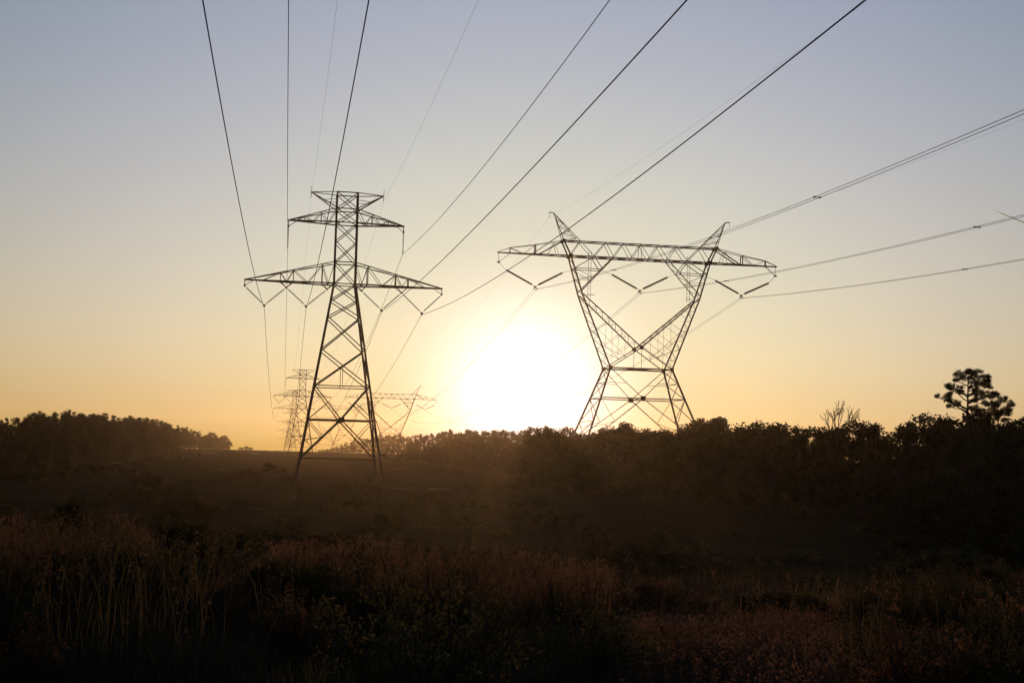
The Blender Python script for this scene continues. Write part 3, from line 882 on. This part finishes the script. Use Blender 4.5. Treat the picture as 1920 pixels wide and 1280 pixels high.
# individual shrubs of field and foreground: photo x, photo y of the top, distance, width m, height m
FS = [(335,868,100,4.4,2.6,0,'tall dark shrub standing alone in the open field, left of the lattice pylon'),
      (128,925,42,1.5,1.9,0,'black upright shrub at the left behind the tall grass'),
      (375,900,90,2.4,1.7,0,'low dark shrub touching the right side of the lone field shrub'),
      (370,1045,17,2.2,1.3,0,'dark rounded bush in the left foreground weeds'),
      (655,1062,22,1.4,.9,0,'small dark green bush just left of the foreground centre'),
      (960,1028,24,1.2,1.2,1,'reddish bush with a pale top at the centre of the weed bank'),
      (1060,1050,22,2.6,1.0,1,'low wide bush on the weed bank right below the sun'),
      (1225,1080,18,2.1,1.15,1,'domed russet bush whose right side slopes down to the short grass'),
      (880,1150,13,.75,.8,1,'pale feathery tuft bush in the lower centre'),
      (770,1195,11.5,.45,.5,1,'tiny feathery bush at the bottom, left of the pale tuft'),
      (695,1205,11,.5,.45,0,'tiny dull bush near the bottom edge, left of the tiny feathery one'),
      (1470,1100,19,1.9,1.0,0,'dark low bush in the hollow right of the domed russet bush'),
      (1780,1095,17,2.6,1.6,0,'big black bush at the right edge of the foreground'),
      (1640,1120,16,1.2,1.1,1,'upright russet bush left of the big black bush'),
      (1890,1080,20,1.8,1.5,0,'dark bush cut by the right edge of the picture'),
      (560,1120,14,1.9,1.1,0,'dark low bush at the bottom left of centre'),
      (200,1110,13,2.4,1.2,0,'dark bush filling the bottom left corner')]
for i, (x, y, D, w, h, red, lab) in enumerate(FS):
    p = at(x, y, D); gz = ground_z(p.x, p.y); hh = max(h*.5, min(h*1.3, p.z-gz))
    o = shrub(60+i, w, hh, M_SHRUBR if red else M_SHRUB, 20 if D < 50 else 18, 260 if D < 50 else 160, .028 if D < 30 else .07)
    o.location = (p.x, p.y, gz-.05); tag(o, lab, 'shrub')

# photo height of the top edge of the foreground growth, so nothing near the camera grows above it
TL = [(-100,985),(0,985),(120,950),(170,938),(220,955),(300,1000),(450,1025),(600,1012),(760,1005),(960,1015),(1100,1040),(1230,1075),(1300,1065),(1450,1020),(1620,1030),(1950,1035)]
def room(x, y):
    u = 960+x/y*F; return -(interp(TL, u)-hor(u))/F*y-ground_z(x, y)
# mounded weedy bushes covering the foreground bank
def weed_bush(seed, w, h, m_):
    rb = random.Random(seed); rg = np.random.default_rng(seed); root = empty('weed_bush'); m = MB(); pts = []
    for i in range(46):
        ph = rb.uniform(0,2*pi); q = sqrt(rb.random()); x, y = q*w*.5*cos(ph), q*w*.5*sin(ph)
        z = h*(sqrt(max(0,1-q*q*.9)))*rb.uniform(.6,1.15)
        P0 = Vector((x*.25,y*.25,-.1)); P1 = Vector((x,y,z)); limb(m, P0, P1, .007, .0025, rb, -.04, 4)
        n = 90; t = rg.uniform(.35,1.02,n)[:,None]
        pts.append(np.array(P0)*(1-t)+np.array(P1)*t+rg.normal(size=(n,3))*np.array([.05,.05,.045])*(w*.75)*(1.15-t*.6))
    m.build('stems', M_BARK, root)
    V, Fq = leaf_quads(rg, np.concatenate(pts), .021, .9, .35)
    link('foliage', mesh_np('foliage', V, Fq), m_, root); return root
WB = [weed_bush(91, 1.3, .9, M_SHRUB), weed_bush(92, 1.1, .75, M_SHRUB), weed_bush(93, 1.5, .8, M_SHRUB), weed_bush(94, .9, .8, M_SHRUBR), weed_bush(95, 1.2, .7, M_SHRUBR)]
WL = ['dark green-brown weedy bush on the foreground bank']*3+['reddish weedy bush on the foreground bank']*2
for i in range(210):
    D = rnd.uniform(8.5, 34); x = rnd.uniform(-60, 1980)
    p = at(x, 1000, D); gz = ground_z(p.x, p.y); yb = 849+(x-960)*.0258-gz*2500/D
    if 1150 < x < 1620 and yb > 1090: continue          # the open grassy strip
    if 1290 < x < 1560 and yb > 1060 and rnd.random() < .5: continue
    k = rnd.choice((0,1,2,0,1,2,3,4)) if x < 400 or x > 1300 else rnd.choice((0,1,2,3,4,3,4))
    s1 = min(rnd.choice((.55,.7,.85,1.0,1.25,1.6)), room(p.x, p.y)/.95*rnd.uniform(.85,1.05))
    if s1 < .3: continue
    put(WB, k, (p.x, p.y, gz-.03), (s1, s1, s1*rnd.uniform(.8,1.1)), rnd.uniform(0,6.28), WL[k], 'bush', 'weedy bushes on the foreground bank' if k < 3 else 'reddish weedy bushes on the foreground bank')

# ------------------------------------------------------------------ grass and weeds
gr_cache = {}
def gz_arr(P):
    return np.array([ground_z(a, b) for a, b in P])
def blades(rng, P, hgt, wid, lean, name, m, label, heads=0.0, cap=True):
    n = len(P); z = gz_arr(P); base = np.column_stack([P, z-.03])
    ph = rng.uniform(0, 2*pi, n); dirv = np.column_stack([np.cos(ph), np.sin(ph), np.zeros(n)])
    ph2 = rng.uniform(0, 2*pi, n); wv = np.column_stack([np.cos(ph2), np.sin(ph2), np.zeros(n)])
    h = hgt*rng.uniform(.45,1.15,n)
    if cap: h = np.minimum(h, np.maximum(.1, np.array([room(a, b) for a, b in P])*rng.uniform(.85,1.12,n)))
    ln = lean*h*rng.uniform(.1,1.0,n)
    w = wid*rng.uniform(.6,1.3,n)
    up = np.array([0,0,1.0])
    mid = base+dirv*(ln*.35)[:,None]+up*(h*.6)[:,None]; tip = base+dirv*ln[:,None]+up*h[:,None]
    W = wv*w[:,None]
    V = np.stack([base-W, base+W, mid+W*.75, mid-W*.75, tip+W*.15, tip-W*.15], 1).reshape(-1,3)
    k = np.arange(n)*6
    Fq = np.concatenate([np.column_stack([k,k+1,k+2,k+3]), np.column_stack([k+3,k+2,k+4,k+5])])
    if heads:
        sel = rng.random(n) < heads; T = tip[sel]; c = np.repeat(T, 7, 0)+rng.normal(size=(sel.sum()*7,3))*np.array([.018,.018,.045])
        V2, F2 = leaf_quads(rng, c, .018, 1.2, .5); Fq = np.concatenate([Fq, F2+len(V)]); V = np.concatenate([V, V2])
    o = link(name, mesh_np(name, V, Fq), m); tag(o, label, 'grass', kind='stuff'); return o
def scatter(rng, n, y0, y1, half=.42, power=1.0, dens=None):
    y = y0+(y1-y0)*rng.random(n)**power; x = (rng.random(n)*2-1)*(y*half+1.5)
    P = np.column_stack([x, y])
    if dens is not None: P = P[rng.random(n) < dens(P)]
    return P
def patch(P, s, ph, lo=.0):
    x, y = P[:,0], P[:,1]
    q = .5+.25*(np.sin(x*s+ph)*np.sin(y*s*.8+ph*2)+np.sin(x*s*2.3+y*s*1.7+ph*3))
    return np.clip((q-lo)/(1-lo), 0, 1)
rng = np.random.default_rng(9)
px = lambda P: 960+P[:,0]/P[:,1]*F
P = scatter(rng, 150000, 5.5, 60, .42, 1.3, lambda P: .25+.75*patch(P, .8, 1.0))
patchy = .35+.65*patch(P, .7, 2.2)
sel_ = ~((px(P) > 1160) & (px(P) < 1640) & (P[:,1] < 18) & (rng.random(len(P)) < .85)); P = P[sel_]; patchy = patchy[sel_]
blades(rng, P, .45*patchy, .005, .6, 'tall_grass', M_GRASS, 'dark tall grass covering the foreground slope')
P = scatter(rng, 60000, 13, 34, .42, 1.2, lambda P: np.clip(patch(P, .55, .3, .45)*1.8, 0, 1)*np.where(px(P) < 1150, 1, .35)*np.where((px(P) > 1150) & (px(P) < 1640) & (P[:,1] < 22), .05, 1))
blades(rng, P, .8*(.6+.4*patch(P, 1.1, .7)), .0045, .35, 'dry_weeds', M_WEED, 'reddish dry weeds with seed heads on the foreground bank', .35)
P = scatter(rng, 3800, 9, 15, .42, 1.0, lambda P: np.exp(-((px(P)-170)/260)**2)+.15*np.exp(-((px(P)-1600)/160)**2))
blades(rng, P, 1.0, .0045, .5, 'tall_stalks', M_GRASS, 'tallest pale grass stalks rising at the left of the foreground', .5)
P = scatter(rng, 60000, 8.5, 17, .3, 1.0, lambda P: np.clip((px(P)-1150)/120, 0, 1)*np.clip((1660-px(P))/100, .1, 1))
M_DRY = mat('dry_short_grass', (.085,.045,.030), .8, 0, 0, .8, .0, .4, 0, (.17,.09,.062))
blades(rng, P, .26, .005, .4, 'short_dry_grass', M_DRY, 'short reddish dry grass patch at the bottom right', .3)
P = scatter(rng, 70000, 40, 420, .45, 1.5, lambda P: patch(P, .09, 1.7, .15))
blades(rng, P, .42*(.5+.8*patch(P, .13, .2)), .03, .5, 'field_grass', M_TUSS, 'dark rough grass covering the open field behind', 0, False)

# ------------------------------------------------------------------ contrail
cm = MB(); c0, c1 = at(1862,394,9000), at(1990,446,7600)
cm.tube([c0.lerp(c1, t) for t in (0,.15,.4,.7,1)], [2,4,5,6,7], 8)
M_TRAIL = bpy.data.materials.new('contrail_vapour'); M_TRAIL.use_nodes = True; tt_ = M_TRAIL.node_tree; tt_.nodes.clear()
tv = tt_.nodes.new('ShaderNodeVolumePrincipled'); tv.inputs['Color'].default_value = (.62,.85,1,1); tv.inputs['Density'].default_value = .12; tv.inputs['Anisotropy'].default_value = .7  # bluish tint offsets the orange sun, standing in for whiter light aloft
to_ = tt_.nodes.new('ShaderNodeOutputMaterial'); tt_.links.new(tv.outputs[0], to_.inputs['Volume'])
ct = cm.build('contrail', M_TRAIL); tag(ct, 'short white aeroplane trail high in the sky at the right edge', 'contrail')

# ------------------------------------------------------------------ haze
HAZE_DENSITY = .00006
hb = MB(); hb.box((0, 1410, 17), (2600, 1950, 58))
hm = bpy.data.materials.new('haze'); hm.use_nodes = True; ht = hm.node_tree; ht.nodes.clear()
pv = ht.nodes.new('ShaderNodeVolumePrincipled'); pv.inputs['Color'].default_value = (1.0,.78,.55,1)
pv.inputs['Density'].default_value = HAZE_DENSITY; pv.inputs['Anisotropy'].default_value = .82
hout = ht.nodes.new('ShaderNodeOutputMaterial'); ht.links.new(pv.outputs[0], hout.inputs['Volume'])
hz = hb.build('haze', hm); tag(hz, kind='stuff')
